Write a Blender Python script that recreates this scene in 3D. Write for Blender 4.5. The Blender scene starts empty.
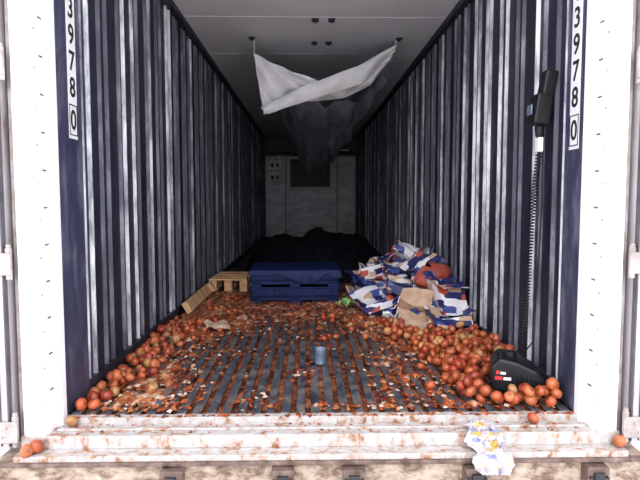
import bpy, math, random, bmesh
import numpy as np
from mathutils import Vector, Matrix, noise, Euler
random.seed(7); np.random.seed(7)
S=bpy.context.scene
S.view_settings.view_transform='Standard'
S.view_settings.exposure=0.0

# ---------------- materials ----------------
def newmat(name):
    m=bpy.data.materials.new(name); m.use_nodes=True
    nt=m.node_tree; b=nt.nodes['Principled BSDF']
    return m,nt,b
def mat(name,stops,scale=5,rough=0.5,metal=0.0,bump=0.0,stretch=(1,1,1),detail=6,rough2=None,bscale=None,dist=0.0,spec=0.5):
    """noise driven colour ramp material"""
    m,nt,b=newmat(name)
    b.inputs['Specular IOR Level'].default_value=spec
    tc=nt.nodes.new('ShaderNodeTexCoord'); mp=nt.nodes.new('ShaderNodeMapping')
    mp.inputs['Scale'].default_value=stretch
    nt.links.new(tc.outputs['Object'],mp.inputs['Vector'])
    n=nt.nodes.new('ShaderNodeTexNoise'); n.inputs['Scale'].default_value=scale; n.inputs['Detail'].default_value=detail
    n.inputs['Roughness'].default_value=0.65; n.inputs['Distortion'].default_value=dist
    nt.links.new(mp.outputs['Vector'],n.inputs['Vector'])
    r=nt.nodes.new('ShaderNodeValToRGB'); e=r.color_ramp.elements
    while len(e)<len(stops): e.new(0.5)
    for i,(p,c) in enumerate(stops):
        e[i].position=p; e[i].color=(*c,1)
    nt.links.new(n.outputs['Fac'],r.inputs['Fac']); nt.links.new(r.outputs['Color'],b.inputs['Base Color'])
    b.inputs['Roughness'].default_value=rough; b.inputs['Metallic'].default_value=metal
    if rough2 is not None:
        mr=nt.nodes.new('ShaderNodeMapRange'); mr.inputs['From Min'].default_value=.3; mr.inputs['From Max'].default_value=.7
        mr.inputs['To Min'].default_value=rough; mr.inputs['To Max'].default_value=rough2
        nt.links.new(n.outputs['Fac'],mr.inputs['Value']); nt.links.new(mr.outputs['Result'],b.inputs['Roughness'])
    if bump>0:
        n2=nt.nodes.new('ShaderNodeTexNoise'); n2.inputs['Scale'].default_value=bscale or scale*3; n2.inputs['Detail'].default_value=4
        nt.links.new(mp.outputs['Vector'],n2.inputs['Vector'])
        bp=nt.nodes.new('ShaderNodeBump'); bp.inputs['Strength'].default_value=bump; bp.inputs['Distance'].default_value=0.01
        nt.links.new(n2.outputs['Fac'],bp.inputs['Height']); nt.links.new(bp.outputs['Normal'],b.inputs['Normal'])
    return m
def vcolmat(name,rough=0.3,bump=0.0,spec=0.5):
    m,nt,b=newmat(name)
    a=nt.nodes.new('ShaderNodeAttribute'); a.attribute_name='Col'
    n=nt.nodes.new('ShaderNodeTexNoise'); n.inputs['Scale'].default_value=35
    tc=nt.nodes.new('ShaderNodeTexCoord'); nt.links.new(tc.outputs['Object'],n.inputs['Vector'])
    mx=nt.nodes.new('ShaderNodeMix'); mx.data_type='RGBA'; mx.blend_type='MULTIPLY'
    mx.inputs[0].default_value=0.6
    r=nt.nodes.new('ShaderNodeValToRGB'); r.color_ramp.elements[0].position=.3; r.color_ramp.elements[0].color=(.5,.38,.35,1); r.color_ramp.elements[1].position=.6
    nt.links.new(n.outputs['Fac'],r.inputs['Fac'])
    nt.links.new(a.outputs['Color'],mx.inputs[6]); nt.links.new(r.outputs['Color'],mx.inputs[7])
    nt.links.new(mx.outputs[2],b.inputs['Base Color']); b.inputs['Roughness'].default_value=rough
    b.inputs['Specular IOR Level'].default_value=spec
    if bump:
        bp=nt.nodes.new('ShaderNodeBump'); bp.inputs['Strength'].default_value=bump; bp.inputs['Distance'].default_value=.01
        nt.links.new(n.outputs['Fac'],bp.inputs['Height']); nt.links.new(bp.outputs['Normal'],b.inputs['Normal'])
    return m

M={}
M['wall']=mat('wall_dark_steel',[(.28,(.007,.008,.017)),(.52,(.016,.017,.034)),(.68,(.036,.037,.060)),(.85,(.10,.10,.13))],scale=5,rough=.42,metal=.12,stretch=(1,2.5,.5),bump=.2,rough2=.62,detail=9)
M['panel']=mat('wall_end_panel',[(.25,(.02,.024,.050)),(.5,(.05,.054,.10)),(.75,(.20,.20,.27))],scale=5,rough=.45,metal=.1,stretch=(1,2,.6),bump=.15,detail=9)
M['rib']=mat('rib_glint_steel',[(.30,(.04,.04,.06)),(.44,(.22,.22,.27)),(.60,(.66,.66,.71))],scale=4,rough=.42,metal=.15,stretch=(1,5,.6),bump=.1)  # bright streaks of reflected daylight put into the rib colour
M['rib2']=mat('rib_faint_glint_steel',[(.30,(.02,.02,.038)),(.5,(.06,.06,.09)),(.7,(.22,.22,.27))],scale=4,rough=.5,metal=.1,stretch=(1,5,.7),bump=.1)  # weaker painted glint, for ribs meant to catch less daylight
M['ceil']=mat('ceiling_paint',[(.3,(.80,.79,.82)),(.7,(.90,.89,.91))],scale=2,rough=.45,stretch=(1,.5,1))
M['backwall']=mat('back_panel',[(.25,(.20,.18,.20)),(.6,(.42,.39,.42)),(.8,(.55,.52,.55))],scale=3,rough=.5,metal=.6,stretch=(1,1,2),bump=.2)
M['frame']=mat('frame_white_paint',[(.2,(.70,.69,.74)),(.34,(.86,.86,.89)),(.8,(.93,.93,.95))],scale=6,rough=.45,stretch=(1,1,.4),bump=.1)
M['door']=mat('door_panel_dirty',[(.28,(.22,.14,.13)),(.40,(.42,.37,.39)),(.75,(.56,.54,.56))],scale=6,rough=.5,stretch=(1,1,.5),bump=.2)
M['sill']=mat('sill_juice_stained',[(.27,(.09,.045,.025)),(.37,(.30,.14,.075)),(.44,(.40,.32,.28)),(.54,(.45,.43,.43)),(.8,(.56,.55,.56))],scale=24,rough=.45,stretch=(1.0,1.4,.7),bump=.4,dist=.3,detail=12)
M['sillbeam']=mat('sill_beam_rust',[(.28,(.04,.025,.018)),(.42,(.17,.11,.075)),(.54,(.36,.28,.22)),(.8,(.52,.46,.41))],scale=18,rough=.65,stretch=(.8,1,1.2),bump=.4,dist=.3,detail=12)
M['tbar']=mat('tbar_wet_aluminium',[(.30,(.03,.032,.045)),(.50,(.13,.135,.165)),(.62,(.24,.21,.20)),(.76,(.42,.19,.10))],scale=9,rough=.24,metal=.5,stretch=(1.5,.8,1),bump=.3,rough2=.48)
M['gap']=mat('gap_pulp',[(.32,(.02,.008,.008)),(.46,(.12,.032,.014)),(.60,(.36,.115,.045)),(.75,(.55,.30,.18))],scale=13,rough=.3,bump=.8,bscale=60,dist=.5)
M['dark']=mat('dark_underfloor',[(.3,(.008,.008,.012)),(.7,(.03,.03,.04))],scale=8,rough=.5)
M['black']=mat('black_plastic',[(.3,(.005,.005,.007)),(.7,(.011,.011,.014))],scale=10,rough=.4,bump=.05,spec=.3)
M['rubber']=mat('gasket_rubber',[(.3,(.04,.04,.045)),(.7,(.10,.09,.10))],scale=10,rough=.6)
M['steel']=mat('galvanised_steel',[(.3,(.26,.21,.19)),(.7,(.52,.48,.48))],scale=14,rough=.45,metal=.3,bump=.1)
M['rust']=mat('rusty_bracket',[(.3,(.05,.03,.02)),(.6,(.18,.12,.10)),(.8,(.4,.34,.3))],scale=20,rough=.6,metal=.2,bump=.3)
M['cloth']=mat('sheet_white',[(.3,(.78,.76,.78)),(.6,(.93,.91,.92))],scale=5,rough=.7,bump=.25)
M['duct']=mat('sock_thin_film',[(.3,(.22,.22,.30)),(.7,(.50,.50,.60))],scale=6,rough=.3,bump=.7,stretch=(2,.6,1))
M['duct'].node_tree.nodes['Principled BSDF'].inputs['Alpha'].default_value=.55
M['wood']=mat('pallet_wood',[(.3,(.42,.20,.09)),(.6,(.74,.46,.26)),(.8,(.82,.62,.42))],scale=4,rough=.7,stretch=(1,6,6),bump=.3)
M['bluepl']=mat('blue_tarp_plastic',[(.3,(.002,.007,.045)),(.7,(.005,.016,.10))],scale=6,rough=.6,bump=.2,spec=.25)
M['tarp']=mat('black_tarp',[(.3,(.002,.002,.005)),(.7,(.008,.008,.014))],scale=6,rough=.8,bump=.5,spec=.15)
M['tan']=mat('cardboard_tan',[(.3,(.30,.18,.11)),(.6,(.52,.36,.26)),(.8,(.66,.52,.42))],scale=7,rough=.8,bump=.2)
M['redsack']=mat('red_brown_net',[(.3,(.14,.022,.014)),(.6,(.34,.06,.035)),(.8,(.46,.15,.09))],scale=18,rough=.7,bump=.6)
M['ink']=mat('digit_ink',[(.3,(.01,.01,.015)),(.7,(.02,.02,.03))],scale=5,rough=.5)
M['sticker']=mat('sticker_white',[(.3,(.76,.75,.78)),(.7,(.86,.85,.86))],scale=8,rough=.5)
M['red']=mat('logo_red',[(.3,(.5,.02,.02)),(.7,(.7,.04,.03))],scale=8,rough=.5)
M['green']=mat('leaf_green',[(.3,(.10,.42,.08)),(.7,(.50,.80,.36))],scale=18,rough=.4)
M['ground']=mat('yard_concrete',[(.3,(.70,.69,.68)),(.7,(.80,.79,.78))],scale=1.5,rough=.9,bump=.3)
M['tin']=mat('bottle_bluish',[(.3,(.06,.09,.15)),(.7,(.22,.27,.35))],scale=25,rough=.25,metal=.2,bump=.2)
M['tomato']=vcolmat('tomato_skin',rough=.32)
M['pulp']=vcolmat('tomato_pulp_wet',rough=.28,bump=.9)
def printmat(name,cols,scale):
    m,nt,b=newmat(name)
    tc=nt.nodes.new('ShaderNodeTexCoord'); mp=nt.nodes.new('ShaderNodeMapping'); mp.inputs['Scale'].default_value=(.7,1,1.5); mp.inputs['Location'].default_value=(.3,.2,.07)
    nt.links.new(tc.outputs['Object'],mp.inputs['Vector'])
    v=nt.nodes.new('ShaderNodeTexVoronoi'); v.inputs['Scale'].default_value=scale; v.distance='CHEBYCHEV'; v.inputs['Randomness'].default_value=.75
    nt.links.new(mp.outputs['Vector'],v.inputs['Vector'])
    sp=nt.nodes.new('ShaderNodeSeparateColor'); nt.links.new(v.outputs['Color'],sp.inputs['Color'])
    r=nt.nodes.new('ShaderNodeValToRGB'); r.color_ramp.interpolation='CONSTANT'
    e=r.color_ramp.elements
    while len(e)<len(cols): e.new(.5)
    for i,(p,c) in enumerate(cols): e[i].position=p; e[i].color=(*c,1)
    nt.links.new(sp.outputs[0],r.inputs['Fac']); nt.links.new(r.outputs['Color'],b.inputs['Base Color'])
    b.inputs['Roughness'].default_value=.45
    return m
BL=(.014,.020,.11); WH=(.72,.70,.75); RD=(.42,.06,.04); LB=(.05,.08,.28); YE=(.55,.38,.10); TN=(.5,.34,.24)
M['printA']=printmat('carton_print_blue',[(0,BL),(.54,LB),(.74,WH),(.84,RD),(.91,TN)],13)
M['printB']=printmat('carton_print_white',[(0,WH),(.48,LB),(.60,BL),(.80,TN),(.90,RD)],13)
M['printC']=printmat('carton_print_front',[(0,(.58,.56,.60)),(.50,YE),(.60,(.25,.27,.45)),(.70,(.42,.36,.46)),(.90,(.50,.42,.36))],38)

# ---------------- mesh builder ----------------
class MB:
    def __init__(s): s.v=[];s.f=[];s.m=[]
    def box(s,x0,x1,y0,y1,z0,z1,mi=0,xf=None):
        b=len(s.v); p=[(x,y,z) for z in(z0,z1) for y in(y0,y1) for x in(x0,x1)]
        if xf: p=[tuple(xf@Vector(q)) for q in p]
        s.v+=p
        for q in((0,2,3,1),(4,5,7,6),(0,1,5,4),(2,6,7,3),(0,4,6,2),(1,3,7,5)):
            s.f.append(tuple(b+i for i in q)); s.m.append(mi)
    def cyl(s,c,r,h,axis='Z',n=16,mi=0,r2=None):
        b=len(s.v); r2=r if r2 is None else r2
        for k,(t,rr) in enumerate(((-h/2,r),(h/2,r2))):
            for i in range(n):
                a=2*math.pi*i/n; u,w=rr*math.cos(a),rr*math.sin(a)
                p={'Z':(u,w,t),'X':(t,u,w),'Y':(w,t,u)}[axis]
                s.v.append((c[0]+p[0],c[1]+p[1],c[2]+p[2]))
        for i in range(n):
            j=(i+1)%n; s.f.append((b+i,b+j,b+n+j,b+n+i)); s.m.append(mi)
        s.f.append(tuple(b+i for i in reversed(range(n)))); s.m.append(mi)
        s.f.append(tuple(b+n+i for i in range(n))); s.m.append(mi)
    def grid(s,P,mi=0,flip=False):
        b=len(s.v); R=len(P);C=len(P[0])
        for row in P: s.v+=[tuple(p) for p in row]
        for i in range(R-1):
            for j in range(C-1):
                q=(b+i*C+j,b+i*C+j+1,b+(i+1)*C+j+1,b+(i+1)*C+j)
                s.f.append(q[::-1] if flip else q); s.m.append(mi)
    def obj(s,name,mats,parent=None,smooth=False,bevel=0,loc=None,rot=None):
        me=bpy.data.meshes.new(name); me.from_pydata(s.v,[],s.f)
        for m in mats: me.materials.append(M[m])
        me.polygons.foreach_set('material_index',s.m)
        if smooth: me.polygons.foreach_set('use_smooth',[True]*len(s.f))
        me.update()
        o=bpy.data.objects.new(name,me); S.collection.objects.link(o)
        if parent: o.parent=parent
        if loc: o.location=loc
        if rot: o.rotation_euler=rot
        if bevel:
            bm=o.modifiers.new('bevel','BEVEL'); bm.width=bevel; bm.segments=2; bm.limit_method='ANGLE'
        return o
def empty(name,loc=(0,0,0),rot=(0,0,0)):
    e=bpy.data.objects.new(name,None); S.collection.objects.link(e); e.location=loc; e.rotation_euler=rot; e.empty_display_size=.1
    return e
def curve(name,pts,r,m,parent=None):
    c=bpy.data.curves.new(name,'CURVE'); c.dimensions='3D'; c.bevel_depth=r; c.bevel_resolution=3
    sp=c.splines.new('POLY'); sp.points.add(len(pts)-1)
    for i,p in enumerate(pts): sp.points[i].co=(*p,1)
    c.materials.append(M[m]); o=bpy.data.objects.new(name,c); S.collection.objects.link(o)
    if parent: o.parent=parent
    return o
R=math.radians
def lerp(a,b,t): return a+(b-a)*t
Y0=2.53; Y1=14.0; H=2.51; HW=1.145
g=MB(); g.box(-40,40,-40,50,-.55,-.45); g.obj('ground',['ground'])
# ---------------- side walls (corrugated liner) ----------------
def sidewall(side,name):
    b=MB(); s=side
    xi=HW+.025; pw=.26 if s<0 else .17
    x0,x1=sorted((s*xi,s*1.27)); b.box(x0,x1,Y0,Y1+.1,-.1,H+.1,0)
    x0,x1=sorted((s*HW,s*(xi+.002))); b.box(x0,x1,Y0,Y0+pw,0.0,H,2)
    y=Y0+pw+.05; k=0
    while y<Y1-.1:
        w=.018; t=.004
        jit=random.uniform(-.014,.014)
        z0=.05; z1=H-.06
        xo=s*(xi+.001); xt=s*(HW+.006)
        ya,yb,yc,yd=y+jit-w*.75,y+jit-t,y+jit+t,y+jit+w
        base=len(b.v)
        for z in(z0,z1):
            b.v+=[(xo,ya,z),(xt,yb,z),(xt,yc,z),(xo,yd,z)]
        mm=random.choice((1,1,3)) if y<4.6 else random.choice((1,3,3,3))  # fewer bright ribs further in: daylight falloff put into the colour
        fs=[((0,1,5,4),mm),((1,2,6,5),mm if k%2 else 3),((2,3,7,6),0),((0,3,2,1),0),((4,5,6,7),0)]  # front facets take the painted glint, rear facets the dark wall colour
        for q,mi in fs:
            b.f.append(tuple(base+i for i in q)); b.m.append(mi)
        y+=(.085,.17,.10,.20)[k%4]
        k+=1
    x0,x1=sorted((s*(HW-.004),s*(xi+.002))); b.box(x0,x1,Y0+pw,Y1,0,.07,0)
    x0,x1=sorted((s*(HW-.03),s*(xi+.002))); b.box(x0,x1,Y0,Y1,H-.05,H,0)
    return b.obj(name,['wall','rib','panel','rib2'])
sidewall(-1,'wall_left'); sidewall(1,'wall_right')
b=MB(); b.box(-1.17,1.17,Y0,Y1,H,H+.1,0)
for yy in np.arange(Y0+1.2,Y1,1.2): b.box(-1.11,1.11,yy,yy+.012,H-.002,H+.001,0)
b.obj('ceiling',['ceil'])
# back wall
b=MB(); b.box(-1.17,1.17,Y1,Y1+.1,-.1,H+.1,1)
b.box(-1.11,1.11,Y1-.03,Y1,.05,2.04,0)
for xx in(-.62,.66): b.box(xx-.01,xx+.01,Y1-.04,Y1-.03,.05,2.04,1)
b.obj('wall_back',['backwall','wall'])
b=MB(); x0,x1,z0,z1=-.50,.48,1.28,1.96; yy=Y1-.032
b.box(x0,x1,yy-.02,yy,z0,z1,1)
for q in((x0-.07,x0,z0-.07,z1+.07),(x1,x1+.07,z0-.07,z1+.07),(x0,x1,z0-.07,z0),(x0,x1,z1,z1+.07)): b.box(q[0],q[1],yy-.06,yy,q[2],q[3],0)
for i in range(7): b.box(x0,x1,yy-.035,yy-.02,z0+.05+i*.09,z0+.065+i*.09,1)
b.obj('return_air_grille',['sticker','dark'])
b=MB()
for zz in(1.42,1.72): b.box(-1.03,-.72,Y1-.12,Y1-.032,zz,zz+.22,0); b.box(-.98,-.9,Y1-.13,Y1-.12,zz+.04,zz+.14,1); b.box(-.85,-.78,Y1-.13,Y1-.12,zz+.04,zz+.14,1)
b.box(-.80,-.74,Y1-.12,Y1-.032,1.94,2.05,0); b.box(-.93,-.90,Y1-.10,Y1-.032,1.64,1.72,0)
b.obj('reefer_control_box',['sticker','dark'],bevel=.01)
b=MB(); b.box(-1.10,1.10,13.4,13.97,2.10,2.42,1); b.box(.3,.9,13.38,13.4,2.12,2.15,0)
for xx in(-.5,.5):
    b.cyl((xx,13.39,2.26),.12,.03,'Y',20,1); b.cyl((xx,13.37,2.26),.04,.03,'Y',12,1)
b.obj('evaporator_fan_housing',['sticker','dark'],bevel=.01)
# ---------------- floor ----------------
b=MB(); b.box(-1.17,1.17,Y0-.02,Y1,-.1,-.03,1)
b.box(-1.17,1.17,Y0,7.4,-.03,-.014,2); b.box(-1.17,1.17,7.4,Y1,-.03,-.014,1)
n=34; pit=2*HW/n
for i in range(n):
    x=-HW+pit*(i+.5); w=.020
    b.box(x-w,x+w,Y0+.01,Y1,-.006,0.0,0); b.box(x-.004,x+.004,Y0+.01,Y1,-.03,-.006,0)
b.obj('floor',['tbar','dark','gap'])
# ---------------- sill ----------------
b=MB()
b.box(-1.27,1.27,2.37,Y0,-.085,-.030,0)
b.box(-1.145,1.145,2.50,Y0+.012,-.04,-.004,0)
b.box(-1.145,1.145,2.42,2.432,-.03,-.020,0)
b.box(-1.27,1.27,2.30,2.38,-.115,-.085,0)
b.box(-1.36,1.36,2.31,2.6,-.45,-.115,1)
b.box(-1.36,1.36,2.285,2.315,-.125,-.108,2)
b.box(-1.36,1.36,2.28,2.315,-.29,-.26,1)
for xx in(-.62,-.17,.12,.62,1.12):
    b.box(xx-.045,xx+.045,2.25,2.32,-.21,-.13,2); b.box(xx-.022,xx+.022,2.235,2.26,-.18,-.15,3)
    b.cyl((xx-.034,2.248,-.17),.007,.02,'Y',8,3); b.cyl((xx+.034,2.248,-.17),.007,.02,'Y',8,3)
b.obj('door_sill',['sill','sillbeam','rust','dark'],bevel=.004)
# ---------------- door frame ----------------
b=MB()
for s in(-1,1):
    base=len(b.v)
    pr=[(HW,Y0),(HW,Y0-.04),(HW+.02,Y0-.055),(HW+.02,2.41),(HW+.035,2.385),(1.262,2.385),(1.262,Y0)]
    for z in(-.03,2.75): b.v+=[(s*x,y,z) for x,y in pr]
    k=len(pr)
    for i in range(k):
        j=(i+1)%k; q=(base+i,base+j,base+k+j,base+k+i); b.f.append(q); b.m.append(0)
    b.f.append(tuple(base+i for i in range(k))); b.m.append(0); b.f.append(tuple(base+k+i for i in range(k))); b.m.append(0)
    for zz in np.arange(.1,2.5,.155):
        b.cyl((s*(HW+.030),2.395,zz),.005,.012,'X',8,1)
        x0,x1=sorted((s*(HW+.018),s*(HW+.022))); b.box(x0,x1,2.42,2.45,zz+.05,zz+.056,2)
    x0,x1=sorted((s*1.262,s*1.29)); b.box(x0,x1,2.41,2.55,-.13,2.75,1)
b.box(-1.29,1.29,2.385,Y0,H,2.75,0)
b.obj('door_frame',['frame','steel','rubber'])
# ---------------- open doors folded back ----------------
for s,nm in((-1,'door_1'),(1,'door_2')):
    e=empty(nm)
    b=MB(); x0,x1=sorted((s*1.305,s*1.375)); b.box(x0,x1,2.35,3.52,-.08,2.62,0)
    for yy in(2.42,2.75,3.08):
        q0,q1=sorted((s*1.375,s*1.39)); b.box(q0,q1,yy,yy+.2,.1,2.4,0)
    b.obj('leaf',['door'],parent=e,bevel=.006)
    b=MB(); x0,x1=sorted((s*1.299,s*1.306)); b.box(x0,x1,2.34,2.37,-.06,2.6,0)
    x0,x1=sorted((s*1.335,s*1.340)); b.box(x0,x1,2.343,2.351,-.06,2.6,0); b.obj('gasket',['rubber'],parent=e,bevel=.002)
    b=MB()
    for zz in(0.0,.70,1.50,2.25):
        b.cyl((s*1.284,2.355,zz),.013,.13,'Z',14,0)
        b.cyl((s*1.284,2.355,zz+.07),.010,.02,'Z',14,0)
        x0,x1=sorted((s*1.268,s*1.34)); b.box(x0,x1,2.338,2.347,zz-.045,zz+.045,0)
        for dx in(1.315,1.332): b.cyl((s*dx,2.335,zz+(.02 if dx<1.32 else -.02)),.006,.010,'Y',8,0)
    b.obj('hinges',['steel'],parent=e,bevel=.002)
    b=MB()
    for yy in(3.0,3.35): b.cyl((s*1.415,yy,1.27),.015,2.6,'Z',12,0)
    b.obj('locking_rods',['steel'],parent=e)
# ---------------- number stickers ----------------
for s,z0,ly in((-1,1.27,2.69),(1,1.22,2.61)):
    e=empty('container_number_label',(s*(HW-.0015),ly,0),(math.radians(90),0,math.radians(-90 if s>0 else 90)))
    b=MB(); b.box(-.045,.045,z0-.03,H-.08,-.001,.001,0); b.obj('backing',['sticker'],parent=e)
    ch='0879300'
    for i,c in enumerate(ch):
        cu=bpy.data.curves.new('digit','FONT'); cu.body=c; cu.size=.125; cu.align_x='CENTER'; cu.extrude=.0008; cu.offset=.002
        o=bpy.data.objects.new('digit',cu); S.collection.objects.link(o); cu.materials.append(M['ink'])
        o.parent=e; o.location=(0,z0+.014+i*.118+(.03 if i else 0),.0018)
    b=MB()
    for q in((-.042,-.037,z0-.01,z0+.125),(.037,.042,z0-.01,z0+.125),(-.042,.042,z0-.015,z0-.01),(-.042,.042,z0+.12,z0+.125)): b.box(q[0],q[1],q[2],q[3],.001,.0025,0)
    b.obj('digit_frame',['ink'],parent=e)
for (x,y) in((.0,5.0),(.14,5.0),(.0,5.7),(.14,5.7),(-.60,5.55),(.81,5.55)):
    b=MB(); b.box(x-.03,x+.03,y-.04,y+.04,H-.012,H,0); b.cyl((x,y,H-.018),.012,.02,'Z',10,0); b.obj('ceiling_hook',['dark'],bevel=.002)
# ---------------- hanging torn sheet ----------------
def interp(tab,u):
    return [float(np.interp(u,[t[0] for t in tab],[t[i] for t in tab])) for i in range(1,len(tab[0]))]
sheet=empty('hanging_torn_sheet')
top=[(0,-.58,5.55,2.36),(.12,-.46,5.6,2.31),(.3,-.22,5.6,2.21),(.5,.10,5.6,2.10),(.65,.34,5.6,2.18),(.85,.60,5.58,2.34),(1,.79,5.55,2.45)]
bot=[(0,-.50,5.66,1.80),(.12,-.42,5.68,1.82),(.3,-.25,5.7,1.93),(.5,.08,5.72,1.95),(.65,.30,5.72,1.97),(.85,.56,5.68,2.10),(1,.74,5.62,2.31)]
P=[]
for i in range(81):
    u=i/80; T=interp(top,u); B=interp(bot,u); row=[]
    for j in range(25):
        v=j/24; p=[lerp(T[k],B[k],v) for k in range(3)]
        bul=math.sin(math.pi*v)
        p[1]-=.07*bul+.03*math.sin(u*17+v*5)*bul+.03*noise.noise(Vector((u*9,v*4,0)))+.018*math.sin(u*34-v*14)*(.3+bul)
        p[2]+=.014*noise.noise(Vector((u*8,v*3,5)))
        row.append(p)
    P.append(row)
b=MB(); b.grid(P); b.obj('front_drape',['cloth'],parent=sheet,smooth=True)
P=[]
f1=[(0,-.52,5.50,1.84),(.35,-.15,5.45,2.02),(.7,.40,5.44,2.22),(1,.78,5.5,2.44)]
f2=[(0,-.45,5.48,1.78),(.35,-.08,5.47,1.90),(.7,.45,5.48,2.07),(1,.75,5.54,2.38)]
for i in range(41):
    u=i/40; T=interp(f1,u); B=interp(f2,u); row=[]
    for j in range(9):
        v=j/8; p=[lerp(T[k],B[k],v) for k in range(3)]
        p[1]-=.035*math.sin(math.pi*v)+.012*math.sin(u*23+v*4)
        row.append(p)
    P.append(row)
b=MB(); b.grid(P); b.obj('folded_edge',['cloth'],parent=sheet,smooth=True)
P=[]
for i in range(110):
    t=i/109; y=5.72+t*5.6; w=lerp(.68,.30,t**.7); cx=lerp(.12,.06,t); zt=lerp(2.42,2.36,t)
    sag=.50+.40*math.sin(min(1,t*1.5)*math.pi*.5)+.03*math.sin(t*25)
    row=[]
    for j in range(49):
        a=math.pi*j/48
        fold=1+.05*math.sin(a*13+t*6)+.03*math.sin(a*29-t*11)
        p=[cx-w*math.cos(a)*fold, y, zt-sag*math.sin(a)**.8*fold]
        p[0]+=.05*noise.noise(Vector((t*10,a*2,1))); p[2]+=.07*noise.noise(Vector((t*14,a*3,3)))
        p[2]=min(p[2],H-.03)
        row.append(p)
    P.append(row)
b=MB(); b.grid(P); b.obj('air_sock',['duct'],parent=sheet,smooth=True)
for (x,z) in((-.58,2.36),(.78,2.45)):
    curve('hang_cord',[(x,5.55,z-.03),(x,5.55,H-.01)],.004,'cloth',sheet)

# ---------------- tomatoes ----------------
spill=empty('spilled_tomato_mass')
SEG,RNG=14,9
tv=[];tcv=[]
for r in range(RNG+1):
    th=math.pi*r/RNG
    for s_ in range(SEG):
        ph=2*math.pi*s_/SEG
        rr=math.sin(th)*(1+.03*math.cos(5*ph)*math.sin(th)); z=math.cos(th)*.84
        if r==0: z-=.16; rr=0
        if r==1: z-=.02
        if r==RNG: z+=.05; rr=0
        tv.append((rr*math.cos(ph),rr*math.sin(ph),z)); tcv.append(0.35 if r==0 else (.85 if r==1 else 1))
tv=np.array(tv); tcv=np.array(tcv); tf=[]
for r in range(RNG):
    for s_ in range(SEG):
        a=r*SEG+s_; b_=r*SEG+(s_+1)%SEG; tf.append((a,a+SEG,b_+SEG,b_))
tf=np.array(tf)
cv=[];cf=[]
for k in range(5):
    a=2*math.pi*k/5; i0=len(cv)
    cv+=[(0,0,.74),(.18*math.cos(a-.4),.18*math.sin(a-.4),.80),(.5*math.cos(a),.5*math.sin(a),.86),(.18*math.cos(a+.4),.18*math.sin(a+.4),.80)]
    cf.append((i0,i0+1,i0+2,i0+3))
cv=np.array(cv); cf=np.array(cf)
def tomato_color():
    t=random.random()
    if t<.5: c=(.45,.095,.034)
    elif t<.76: c=(.50,.14,.05)
    elif t<.92: c=(.34,.048,.022)
    else: c=(.52,.26,.10)
    k=random.uniform(.7,1.12); return np.array([min(1,x*k) for x in c]+[1.])
def tomatoes(name,placed,parent=None):
    V=[];F=[];C=[];off=0
    for (x,y,z,r) in placed:
        R_=np.array(Euler((random.uniform(-1.3,1.3),random.uniform(-1.3,1.3),random.uniform(0,6))).to_matrix())
        col=tomato_color()
        sc=np.array([1,random.uniform(.88,1.06),random.uniform(.84,1.1)])
        V.append((tv*sc*r)@R_.T+np.array([x,y,z])); F+= (tf+off).tolist(); off+=len(tv)
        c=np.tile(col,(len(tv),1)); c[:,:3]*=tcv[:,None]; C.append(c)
        if random.random()<.2:
            V.append((cv*sc*r*1.05)@R_.T+np.array([x,y,z])); F+=(cf+off).tolist(); off+=len(cv)
            C.append(np.tile(np.array([.12,.2,.03,1]),(len(cv),1)))
    V=np.concatenate(V); C=np.concatenate(C)
    me=bpy.data.meshes.new(name); me.from_pydata(V.tolist(),[],F); me.materials.append(M['tomato'])
    me.polygons.foreach_set('use_smooth',[True]*len(F))
    at=me.color_attributes.new('Col','FLOAT_COLOR','POINT'); at.data.foreach_set('color',C.ravel())
    me.update(); o=bpy.data.objects.new(name,me); S.collection.objects.link(o)
    if parent: o.parent=parent
    return o
def drop(existing,sampler,n,rmin=.024,rmax=.032,zmax=.16,xlim=1.135,cand=10):
    arr=np.array(existing) if existing else np.zeros((0,4))
    out=[]
    for _ in range(n):
        r=random.uniform(rmin,rmax); best=None
        for t in range(cand):
            x,y=sampler(); x=max(-xlim+r,min(xlim-r,x))
            z=r*.9
            if len(arr):
                d2=(arr[:,0]-x)**2+(arr[:,1]-y)**2; rs=(arr[:,3]+r)*.94; m=d2<rs**2
                if m.any(): z=max(z,float((arr[m,2]+np.sqrt(rs[m]**2-d2[m])*.86).max()))
            if best is None or z<best[2]: best=(x,y,z,r)
        if best[2]<zmax:
            arr=np.vstack([arr,best]); out.append(best)
    return out
def reg(tab,side,y0,y1,ypow=1.0,up=1.25):
    def f():
        while True:
            y=y0+(y1-y0)*random.random()**ypow
            e=float(np.interp(y,[t[0] for t in tab],[t[1] for t in tab]))
            e+=.14*noise.noise(Vector((y*4,side,0)))
            u=random.random()**up
            x=lerp(1.12*side,e,u)
            if abs(x-.96)<.185 and abs(y-2.80)<.14: continue
            if x>.60 and y>3.86: continue
            return x,y
    return f
R1=reg([(2.58,.78),(2.7,.68),(2.85,.66),(3.2,.66),(3.6,.60),(4.1,.46)],1,2.585,4.1,1.1,1.4)
L1=reg([(2.58,-1.06),(2.7,-1.0),(2.9,-.94),(3.3,-.90),(3.8,-.90),(5,-.90)],-1,2.585,4.5,1.25,1.7)
tr=drop([],R1,270,zmax=.10,cand=6); tomatoes('pile_right',tr,spill)
tl=drop([],L1,80,zmax=.09,cand=5); tomatoes('pile_left',tl,spill)
def scat():
    while True:
        y=2.6+3.2*random.random()**1.0; x=random.uniform(-1.0,.75)
        if y>4.9 and -.7<x<.3: continue
        if y>3.95 and x>.48: continue
        k=noise.noise(Vector((x*3,y*1.5,7)))+ (.35 if (x>.1 and y>3.8) else 0)+(.2 if x<-.7 else 0)-(.7 if (y<3.8 and -.8<x<.5) else 0)
        if k>.2 or random.random()<.004: return x,y
sc_=drop(tr+tl,scat,50,rmin=.018,rmax=.027,zmax=.035); tomatoes('scattered',sc_,spill)
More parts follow.
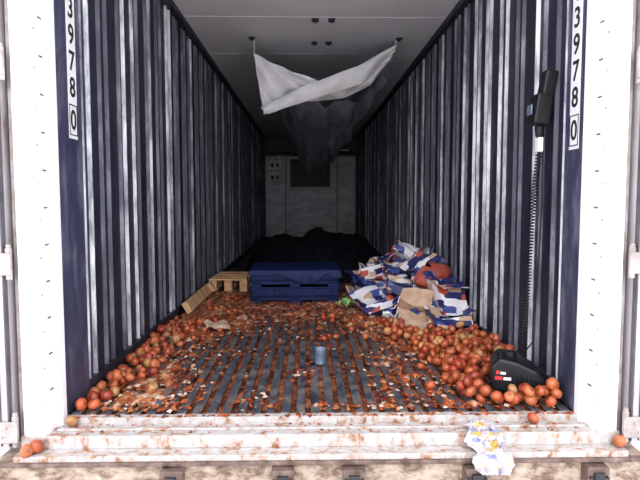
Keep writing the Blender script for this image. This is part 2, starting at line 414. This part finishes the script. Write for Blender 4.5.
for (x,y,z,r) in((-1.19,2.338,-.085+.029,.033),(-1.215,2.305,-.085+.024,.029),(1.25,2.335,-.085+.028,.030)):
    tomatoes('tomato',[(x,y,z,r)])
for (x,y) in((-1.10,2.47),(.93,2.46)): tomatoes('tomato',[(x,y,-.030+.026,.028)])

# ---------------- pulp layer ----------------
def pulp_mask(x,y):
    m=-.23
    m+=.36*max(0,1-abs(y-4.9)/1.1)
    m+=.24*max(0,1-abs(x+.85)/.40)*(1 if y<6 else 0)
    m+=.26*max(0,1-abs(x-.50)/.45)*(1 if y>3 else .4)
    m-=.20*max(0,1-abs(x+.1)/.6)*max(0,1-abs(y-3.3)/.9)
    m+=.12*max(0,1-abs(y-2.60)/.07)
    if y>6: m-=.3*(y-6)
    return m
V=[];C=[];F=[];idx={}
dx=.013; dy=.022
nx=int(2*1.12/dx); ny=int((7.2-2.56)/dy)
Hh=np.zeros((nx+1,ny+1))
for i in range(nx+1):
    for j in range(ny+1):
        x=-1.12+i*dx; y=2.56+j*dy
        nn=noise.noise(Vector((x*4,y*2.2,0)))*.45+noise.noise(Vector((x*14,y*9,3)))*.5+noise.noise(Vector((x*38,y*28,6)))*.6
        Hh[i,j]=nn*.6+pulp_mask(x,y)
def pcol(x,y):
    t=noise.noise(Vector((x*24,y*17,9)))+noise.noise(Vector((x*4,y*3,19)))*.5+random.uniform(-.25,.25)
    if t<-.15: return (.16,.035,.018)
    if t<.12: return (.38,.10,.038)
    if t<.38: return (.48,.19,.08)
    return (.60,.42,.31)
def vid(i,j):
    if (i,j) in idx: return idx[(i,j)]
    x=-1.12+i*dx; y=2.56+j*dy; h=Hh[i,j]
    V.append((x+random.uniform(-.003,.003),y+random.uniform(-.004,.004),-.004+max(-.004,min(.022,h*.08))+random.uniform(0,.002)))
    C.append((*pcol(x,y),1)); idx[(i,j)]=len(V)-1; return idx[(i,j)]
for i in range(nx):
    for j in range(ny):
        q=Hh[i:i+2,j:j+2]
        if q.mean()>0.02: F.append((vid(i,j),vid(i+1,j),vid(i+1,j+1),vid(i,j+1)))
def shred(x,y,z,s_,pale=.2):
    a=random.uniform(0,6.28); b0=len(V); ks=5
    t=random.random(); c=(.42,.09,.028) if t<.45 else ((.50,.19,.07) if t<.68 else ((.72,.56,.45) if t<.68+pale else (.16,.03,.015)))
    V.append((x,y,z+s_*.35)); C.append((*c,1))
    for k in range(ks):
        aa=a+6.283*k/ks; rr=s_*random.uniform(.5,1.3)
        V.append((x+rr*math.cos(aa),y+1.3*rr*math.sin(aa),z+random.uniform(-.3,.3)*s_)); C.append((*c,1))
    for k in range(ks): F.append((b0,b0+1+k,b0+1+(k+1)%ks))
for _ in range(4200):
    while True:
        y=2.56+4.4*random.random()**1.2; x=random.uniform(-1.08,1.08)
        if pulp_mask(x,y)+noise.noise(Vector((x*5,y*3,2)))*.5+random.uniform(-.2,.3)>0: break
    shred(x,y,.003+random.random()*.010,random.uniform(.005,.018))
for _ in range(520):   # splatter on the threshold
    x=random.uniform(-1.1,1.12)
    if noise.noise(Vector((x*5,0,31)))+random.uniform(-.3,.5)<0: continue
    if random.random()<.55: shred(x,random.uniform(2.505,2.53),-.003,random.uniform(.004,.014),.1)
    else: shred(x,random.uniform(2.39,2.495),-.029,random.uniform(.003,.010),.05)
me=bpy.data.meshes.new('pulp'); me.from_pydata(V,[],F); me.materials.append(M['pulp'])
at=me.color_attributes.new('Col','FLOAT_COLOR','POINT'); at.data.foreach_set('color',np.array(C).ravel())
me.polygons.foreach_set('use_smooth',[True]*len(F)); me.update()
o=bpy.data.objects.new('pulp',me); S.collection.objects.link(o); o.parent=spill

# ---------------- crushed cartons ----------------
pile=empty('crushed_carton_pile')
def tray(loc,rot,dim=(.40,.30,.15),pm='printA',crush=.02,inner='tan',seed=0):
    rnd=random.Random(seed); L,W,Hh_=dim
    b=MB()
    def panel(o,u,v,nu=6,nv=4):
        o=Vector(o);u=Vector(u);v=Vector(v)
        P=[[tuple(o+u*(i/nu)+v*(j/nv)) for i in range(nu+1)] for j in range(nv+1)]
        b.grid(P,0)
    l,w=L/2,W/2
    panel((-l,w,0),(L,0,0),(0,-W,0))
    panel((-l,-w,0),(L,0,0),(0,0,Hh_))
    panel((l,w,0),(-L,0,0),(0,0,Hh_))
    panel((l,-w,0),(0,W,0),(0,0,Hh_*1.15))
    panel((-l,w,0),(0,-W,0),(0,0,Hh_*1.15))
    a=rnd.uniform(-1.2,-.2); panel((-l,-w,Hh_),(L,0,0),(0,-.07*math.cos(a),.07*math.sin(a)),6,2)
    a=rnd.uniform(.2,1.4); panel((l,w,Hh_),(-L,0,0),(0,.10*math.cos(a),.10*math.sin(a)),6,2)
    a=rnd.uniform(-1,1.2); panel((l,-w,Hh_*1.15),(0,W,0),(.06*math.cos(a),0,.06*math.sin(a)),6,2)
    sd=seed*3.7; sh=rnd.uniform(-.35,.35)
    for i,p in enumerate(b.v):
        q=Vector(p); d=Vector((noise.noise(q*7+Vector((sd,0,0))),noise.noise(q*7+Vector((0,sd,9))),noise.noise(q*7+Vector((4,0,sd)))))
        q=q+d*crush*2.0; q.x+=sh*q.z
        b.v[i]=tuple(q)
    o=b.obj('crushed_carton',[pm,inner],parent=pile,loc=loc,rot=rot)
    bm=bmesh.new(); bm.from_mesh(o.data); bmesh.ops.remove_doubles(bm,verts=bm.verts,dist=.0005); bm.to_mesh(o.data); bm.free()
    m=o.modifiers.new('thick','SOLIDIFY'); m.thickness=.005; m.offset=-1; m.material_offset=1
    return o
T=[
((1.0,3.98,.005),(0,0,R(6)),(.26,.18,.12),'printA',.012,'printA'),
((1.02,4.12,.13),(R(-6),R(4),R(14)),(.20,.20,.20),'printB',.010,'printA'),
((.70,4.10,.04),(R(40),R(6),R(-18)),(.24,.18,.08),'printB',.018,'tan'),
((.52,4.66,.01),(R(5),R(-12),R(24)),(.26,.20,.12),'printA',.018,'printB'),
((.80,4.52,.0),(0,0,R(-8)),(.34,.26,.16),'printA',.015,'printA'),
((.70,4.54,.16),(R(-25),R(18),R(-15)),(.28,.22,.10),'printA',.022,'printB'),
((.60,5.30,.0),(0,R(4),R(20)),(.34,.28,.19),'printA',.02,'printA'),
((.60,5.28,.17),(R(-20),R(22),R(50)),(.28,.22,.12),'printB',.022,'printA'),
((.88,5.15,.0),(0,0,R(5)),(.38,.34,.25),'printA',.02,'printA'),
((.84,5.12,.26),(R(-30),R(-15),R(20)),(.32,.24,.12),'printA',.025,'printB'),
((.84,5.28,.40),(R(-40),R(25),R(-30)),(.24,.22,.10),'printB',.025,'printB'),
((1.0,4.80,.34),(R(-15),R(-35),R(10)),(.24,.20,.12),'printA',.02,'printA'),
((.97,4.48,.0),(0,0,R(-4)),(.26,.28,.26),'printA',.018,'printA'),
((.62,5.85,.0),(0,0,R(-12)),(.36,.30,.22),'printA',.02,'printA'),
((.90,5.90,.0),(0,0,R(8)),(.36,.32,.26),'printA',.02,'printA'),
((.86,5.80,.27),(R(-25),R(-20),R(10)),(.30,.26,.12),'printA',.03,'printA'),
((.45,4.98,.01),(R(-10),R(14),R(70)),(.24,.18,.07),'printB',.02,'tan'),
((.84,4.22,.05),(R(-30),R(-12),R(25)),(.22,.18,.12),'printA',.018,'printB'),
]
for i,(l,r,d,p,c,inn) in enumerate(T): tray(l,r,d,p,c,inn,seed=i+1)
rc=random.Random(5)
for i in range(24):
    x=rc.uniform(.48,1.0); y=rc.uniform(4.15,5.5); z=.05+(x-.42)*.60*rc.random()
    b=MB(); P=[]
    for a in range(6):
        P.append([((a-2.5)*.024+.01*rc.random(),(c-2)*.028,.05*noise.noise(Vector((a*.6,c*.6,i*2.2)))) for c in range(5)])
    b.grid(P); o=b.obj('torn_card',[rc.choice(['printB','printA','printA','sticker','printA']),rc.choice(['printB','printB','printA','printA'])],parent=pile,loc=(x,y,z),rot=(rc.uniform(-.4,1.5),rc.uniform(-.9,.9),rc.uniform(0,6)))
    m=o.modifiers.new('t','SOLIDIFY'); m.thickness=.003; m.material_offset=1
P=[]
for i in range(17):
    v=i/16; row=[]
    rr=.105*math.sin(math.pi*min(1,.08+v*.86))**.7 *(1 if v<.8 else 1-.55*(v-.8)/.2)+(.015)
    for j in range(25):
        a=2*math.pi*j/24; ww=rr*(1+.16*math.sin(3*a+v*4)+.06*math.sin(9*a))
        row.append((ww*math.cos(a)*1.2,ww*math.sin(a)*.8,.20*v+.02*math.sin(a*2)))
    P.append(row)
b=MB(); b.grid(P); b.obj('net_sack',['redsack'],parent=pile,smooth=True,loc=(.92,4.34,.28),rot=(R(12),R(-25),0))
bpy.context.view_layer.update()
dg=bpy.context.evaluated_depsgraph_get()
for o in pile.children:
    ev=o.evaluated_get(dg)
    me_=ev.to_mesh(); vs=[o.matrix_world@v.co for v in me_.vertices]
    mx=max(v.x for v in vs); mz=min(v.z for v in vs); ev.to_mesh_clear()
    if mx>1.108: o.location.x-=mx-1.108
    if mz<.004: o.location.z+=.004-mz

# ---------------- blue plastic bin, blue sheet folded on top ----------------
e=empty('blue_plastic_bin',(-.20,5.55,0.002),(0,0,R(2)))
b=MB()
w,d=.41,.33
for z in(0.0,.15):
    b.box(-w,w,-d,d,z+.05,z+.075,0)
    for xx in(-w,-.05,w-.10):
        for yy in(-d,-.05,d-.10): b.box(xx,xx+.10,yy,yy+.10,z,z+.05,0)
    for yy in(-d,d-.02): b.box(-w,w,yy,yy+.02,z+.025,z+.15,0)
    for xx in(-w,w-.02): b.box(xx,xx+.02,-d,d,z+.025,z+.15,0)
    b.box(-w-.010,w+.010,-d-.010,-d+.01,z+.135,z+.15,0); b.box(-w-.010,w+.010,d-.01,d+.010,z+.135,z+.15,0)
    b.box(-w-.010,-w+.01,-d,d,z+.135,z+.15,0); b.box(w-.01,w+.010,-d,d,z+.135,z+.15,0)
    for k in range(9): b.box(-w+.04+k*.09,-w+.047+k*.09,-d-.006,-d,z+.05,z+.14,0)
b.obj('stacked_crates',['bluepl'],parent=e,bevel=.004)
P=[]
NX,NY=60,56
for i in range(NX+1):
    row=[]
    for j in range(NY+1):
        U=(i/NX*2-1)*(w+.10); Vv=(j/NY*2-1)*(d+.11)
        hx=w+.016; hy=d+.016
        ox=max(abs(U)-hx,0); oy=max(abs(Vv)-hy,0)
        hem=.35+.65*abs(noise.noise(Vector((U*3,Vv*3,4))))*2.4
        ox*=hem; oy*=hem
        over=max(ox,oy)
        fold=.008*math.sin((U if oy>ox else Vv)*38+2*noise.noise(Vector((U*4,Vv*4,2))))*min(1,over*12)
        x=math.copysign(min(abs(U),hx)+ (abs(fold)+.15*min(over,.06) if ox>0 else 0),U)
        y=math.copysign(min(abs(Vv),hy)+(abs(fold)+.15*min(over,.06) if oy>0 else 0),Vv)
        z=.309-over+.006*noise.noise(Vector((x*5,y*5,1)))+.004*abs(noise.noise(Vector((x*14,y*14,2))))
        row.append((x,y,max(z,.02)))
    P.append(row)
b=MB(); b.grid(P); b.obj('cover_sheet',['bluepl'],parent=e,smooth=True)
# ---------------- dark tarp heap ----------------
P=[]
for i in range(71):
    row=[]
    for j in range(61):
        u=i/70*2-1; v=j/60*2-1; x=u*.93; y=7.75+v*1.25
        r=math.sqrt(u*u+v*v); h=max(0,1-r**3.5)
        z=.52*h**.6*(.85+.3*noise.noise(Vector((x*2.6,y*1.6,4))))+.09*h*noise.noise(Vector((x*9,y*7,2)))+.12*h*abs(noise.noise(Vector((x*5,y*3,8))))
        row.append((x+.02,y,max(0.002,z)))
    P.append(row)
b=MB(); b.grid(P); b.obj('black_tarpaulin_heap',['tarp'],smooth=True)
# ---------------- wooden pallet & plank ----------------
b=MB()
for k in range(5): b.box(-.20,.20,-.3+k*.13,-.3+k*.13+.09,.115,.135,0)
for xx in(-.20,-.04,.12):
    b.box(xx,xx+.08,-.3,.31,.095,.115,0); b.box(xx,xx+.08,-.3,.31,0,.018,0)
    for yy in(-.3,-.04,.21): b.box(xx,xx+.08,yy,yy+.1,.018,.095,0)
b.obj('wooden_pallet',['wood'],loc=(-.88,6.12,.012),rot=(0,0,R(-3)),bevel=.004)
b=MB(); b.box(-.05,.05,-.55,.55,0,.022,0); b.box(-.05,.05,-.55,-.48,.022,.05,0); b.box(-.05,.05,.46,.54,.022,.05,0)
b.obj('wooden_plank',['wood'],loc=(-1.085,5.22,.06),rot=(R(1),R(58),0),bevel=.003)
b=MB(); P=[[((i-3)*.03,(j-2)*.035,.04*noise.noise(Vector((i*.5,j*.5,3)))) for j in range(5)] for i in range(7)]
b.grid(P); o=b.obj('torn_carton_scrap',['tan'],loc=(-.74,4.15,.04),rot=(R(10),R(5),R(20))); m=o.modifiers.new('t','SOLIDIFY'); m.thickness=.004
# ---------------- power handset on right wall, coiled lead, plug ----------------
e=empty('wall_power_handset',(1.088,2.86,1.33))
b=MB()
b.box(-.050,.03,-.05,.05,0,.15,0,Matrix.Rotation(R(8),4,'Y'))
b.box(-.032,.03,-.04,.04,.14,.27,0,Matrix.Translation((0.0,0,0))@Matrix.Rotation(R(10),4,'Y'))
b.box(.02,.056,-.03,.03,.05,.10,0)
b.cyl((0,0,-.03),.018,.06,'Z',14,0,.026)
b.obj('body',['black'],parent=e,bevel=.010)
b=MB(); b.box(-.056,-.049,-.03,.03,.05,.10,0); b.obj('face_plate',['tin'],parent=e,bevel=.003)
b=MB(); b.box(-.012,.012,-.022,.022,-.13,-.06,0); b.obj('tag',['sticker'],parent=e,bevel=.002)
pts=[]
N=1300
for i in range(N):
    t=i/(N-1); z=lerp(-.14,-1.12,t); a=t*2*math.pi*62
    cx=.0-.01*math.sin(t*3)-.05*t**3; cy=.06*t+.02*math.sin(t*5)
    pts.append((cx+.013*math.cos(a),cy+.013*math.sin(a),z))
curve('coiled_lead',pts,.0032,'black',e)
curve('stem',[(0,0,-.05),(.0,0,-.14)],.006,'black',e)
curve('loose_lead',[(.02,.0,-.02),(.035,.03,-.4),(.03,.05,-.8),(.01,.03,-1.1),(-.04,.0,-1.14),(-.09,-.02,-1.13)],.004,'black',e)
e=empty('black_plug_unit',(.975,2.80,.018),(0,0,R(-14)))
e.scale=(1.0,1.0,1.12)
b=MB()
base=len(b.v)
prof=[(-.115,0),(.13,0),(.14,.05),(.09,.10),(.0,.135),(-.085,.15),(-.125,.11),(-.13,.04)]
for y in(-.085,.085): b.v+=[(x*(1 if y<0 else .95),y,z*(1 if y<0 else 1.08)) for x,z in prof]
k=len(prof)
for i in range(k): j=(i+1)%k; b.f.append((base+i,base+j,base+k+j,base+k+i)); b.m.append(0)
b.f.append(tuple(base+i for i in reversed(range(k)))); b.f.append(tuple(base+k+i for i in range(k))); b.m+=[0,0]
b.obj('housing',['black'],parent=e,bevel=.014)
b=MB()
for q in range(6): b.box(-.02+q*.022,-.01+q*.022,-.093,-.084,.02,.085-q*.004,0)
b.cyl((-.03,0,.15),.03,.03,'Z',16,0); b.obj('ribs',['black'],parent=e,bevel=.002)
b=MB(); b.box(-.105,-.07,-.089,-.084,.055,.070,0); b.box(-.10,-.085,-.089,-.084,.08,.095,0); b.obj('logo',['red'],parent=e)
b=MB(); b.box(-.065,-.03,-.089,-.084,.055,.067,0); b.box(-.08,-.055,-.089,-.084,.08,.09,0); b.obj('lettering',['sticker'],parent=e)
# ---------------- crushed drinks can ----------------
P=[]
for (r,z) in((0,0),(.030,0),(.033,.006),(.031,.012),(.031,.03),(.029,.05),(.032,.075),(.034,.088),(.034,.094),(.030,.092),(.028,.05),(.0,.04)):
    P.append([((r+(.003*math.sin(3*a_) if 0<r else 0))*math.cos(a_),r*math.sin(a_)*.9,z) for a_ in [2*math.pi*k/20 for k in range(21)]])
b=MB(); b.grid(P,flip=True); b.obj('crushed_drink_can',['tin'],smooth=True,loc=(.0,3.28,.004),rot=(R(3),R(4),0))
b=MB()
for k in range(7):
    a=k*.95; P=[]
    for i in range(6):
        t=i/5; w_=.022*math.sin(math.pi*(t*.9+.08)); c=Vector((math.cos(a),math.sin(a),0)); n_=Vector((-c.y,c.x,0))
        P.append([tuple(c*t*.10+n_*w_*q+Vector((0,0,(.05+.01*(k%3))*math.sin(t*2.6)+.006*abs(q)))) for q in(-1,0,1)])
    b.grid(P)
b.obj('green_leaf_scrap',['green'],loc=(.27,4.86,.03))
# ---------------- crumpled packet over sill ----------------
path=[(2.47,-.022),(2.44,-.010),(2.41,-.012),(2.355,-.022),(2.345,-.055),(2.33,-.073),(2.28,-.078),(2.255,-.085),(2.24,-.12),(2.235,-.15)]
P=[]
for i in range(25):
    t=i/24*(len(path)-1); k=min(int(t),len(path)-2); f=t-k
    y=lerp(path[k][0],path[k+1][0],f); z=lerp(path[k][1],path[k+1][1],f); row=[]
    wd=(.070+.014*math.sin(i*.7))*(.35 if i<5 else 1)
    for j in range(15):
        u=j/14*2-1
        nn=abs(noise.noise(Vector((i*.45,j*.45,1))))
        row.append((.665+u*wd+.02*(i/24)+.014*noise.noise(Vector((i*.4,j*.3,7))),y-.05*nn,z+.04*nn))
    P.append(row)
b=MB(); b.grid(P); o=b.obj('crumpled_packet',['printC','printC']); m=o.modifiers.new('t','SOLIDIFY'); m.thickness=.002; m.offset=1

# ---------------- light & camera ----------------
w=bpy.data.worlds.new('overcast_sky'); S.world=w; w.use_nodes=True
bg=w.node_tree.nodes['Background']; bg.inputs['Color'].default_value=(.94,.95,1,1); bg.inputs['Strength'].default_value=3.1
L=bpy.data.lights.new('sun','SUN'); L.energy=1.2; L.angle=R(30); L.color=(1,.98,.97)
o=bpy.data.objects.new('sun',L); S.collection.objects.link(o); o.rotation_euler=(R(62),0,R(-6)); o.location=(0,-5,6)
c=bpy.data.cameras.new('camera'); c.lens=31.4; c.sensor_width=36; c.clip_start=.05; c.clip_end=200
o=bpy.data.objects.new('camera',c); S.collection.objects.link(o)
o.location=(-.066,.07,.96); o.rotation_euler=(R(90-4.1),0,R(-1.23)); S.camera=o
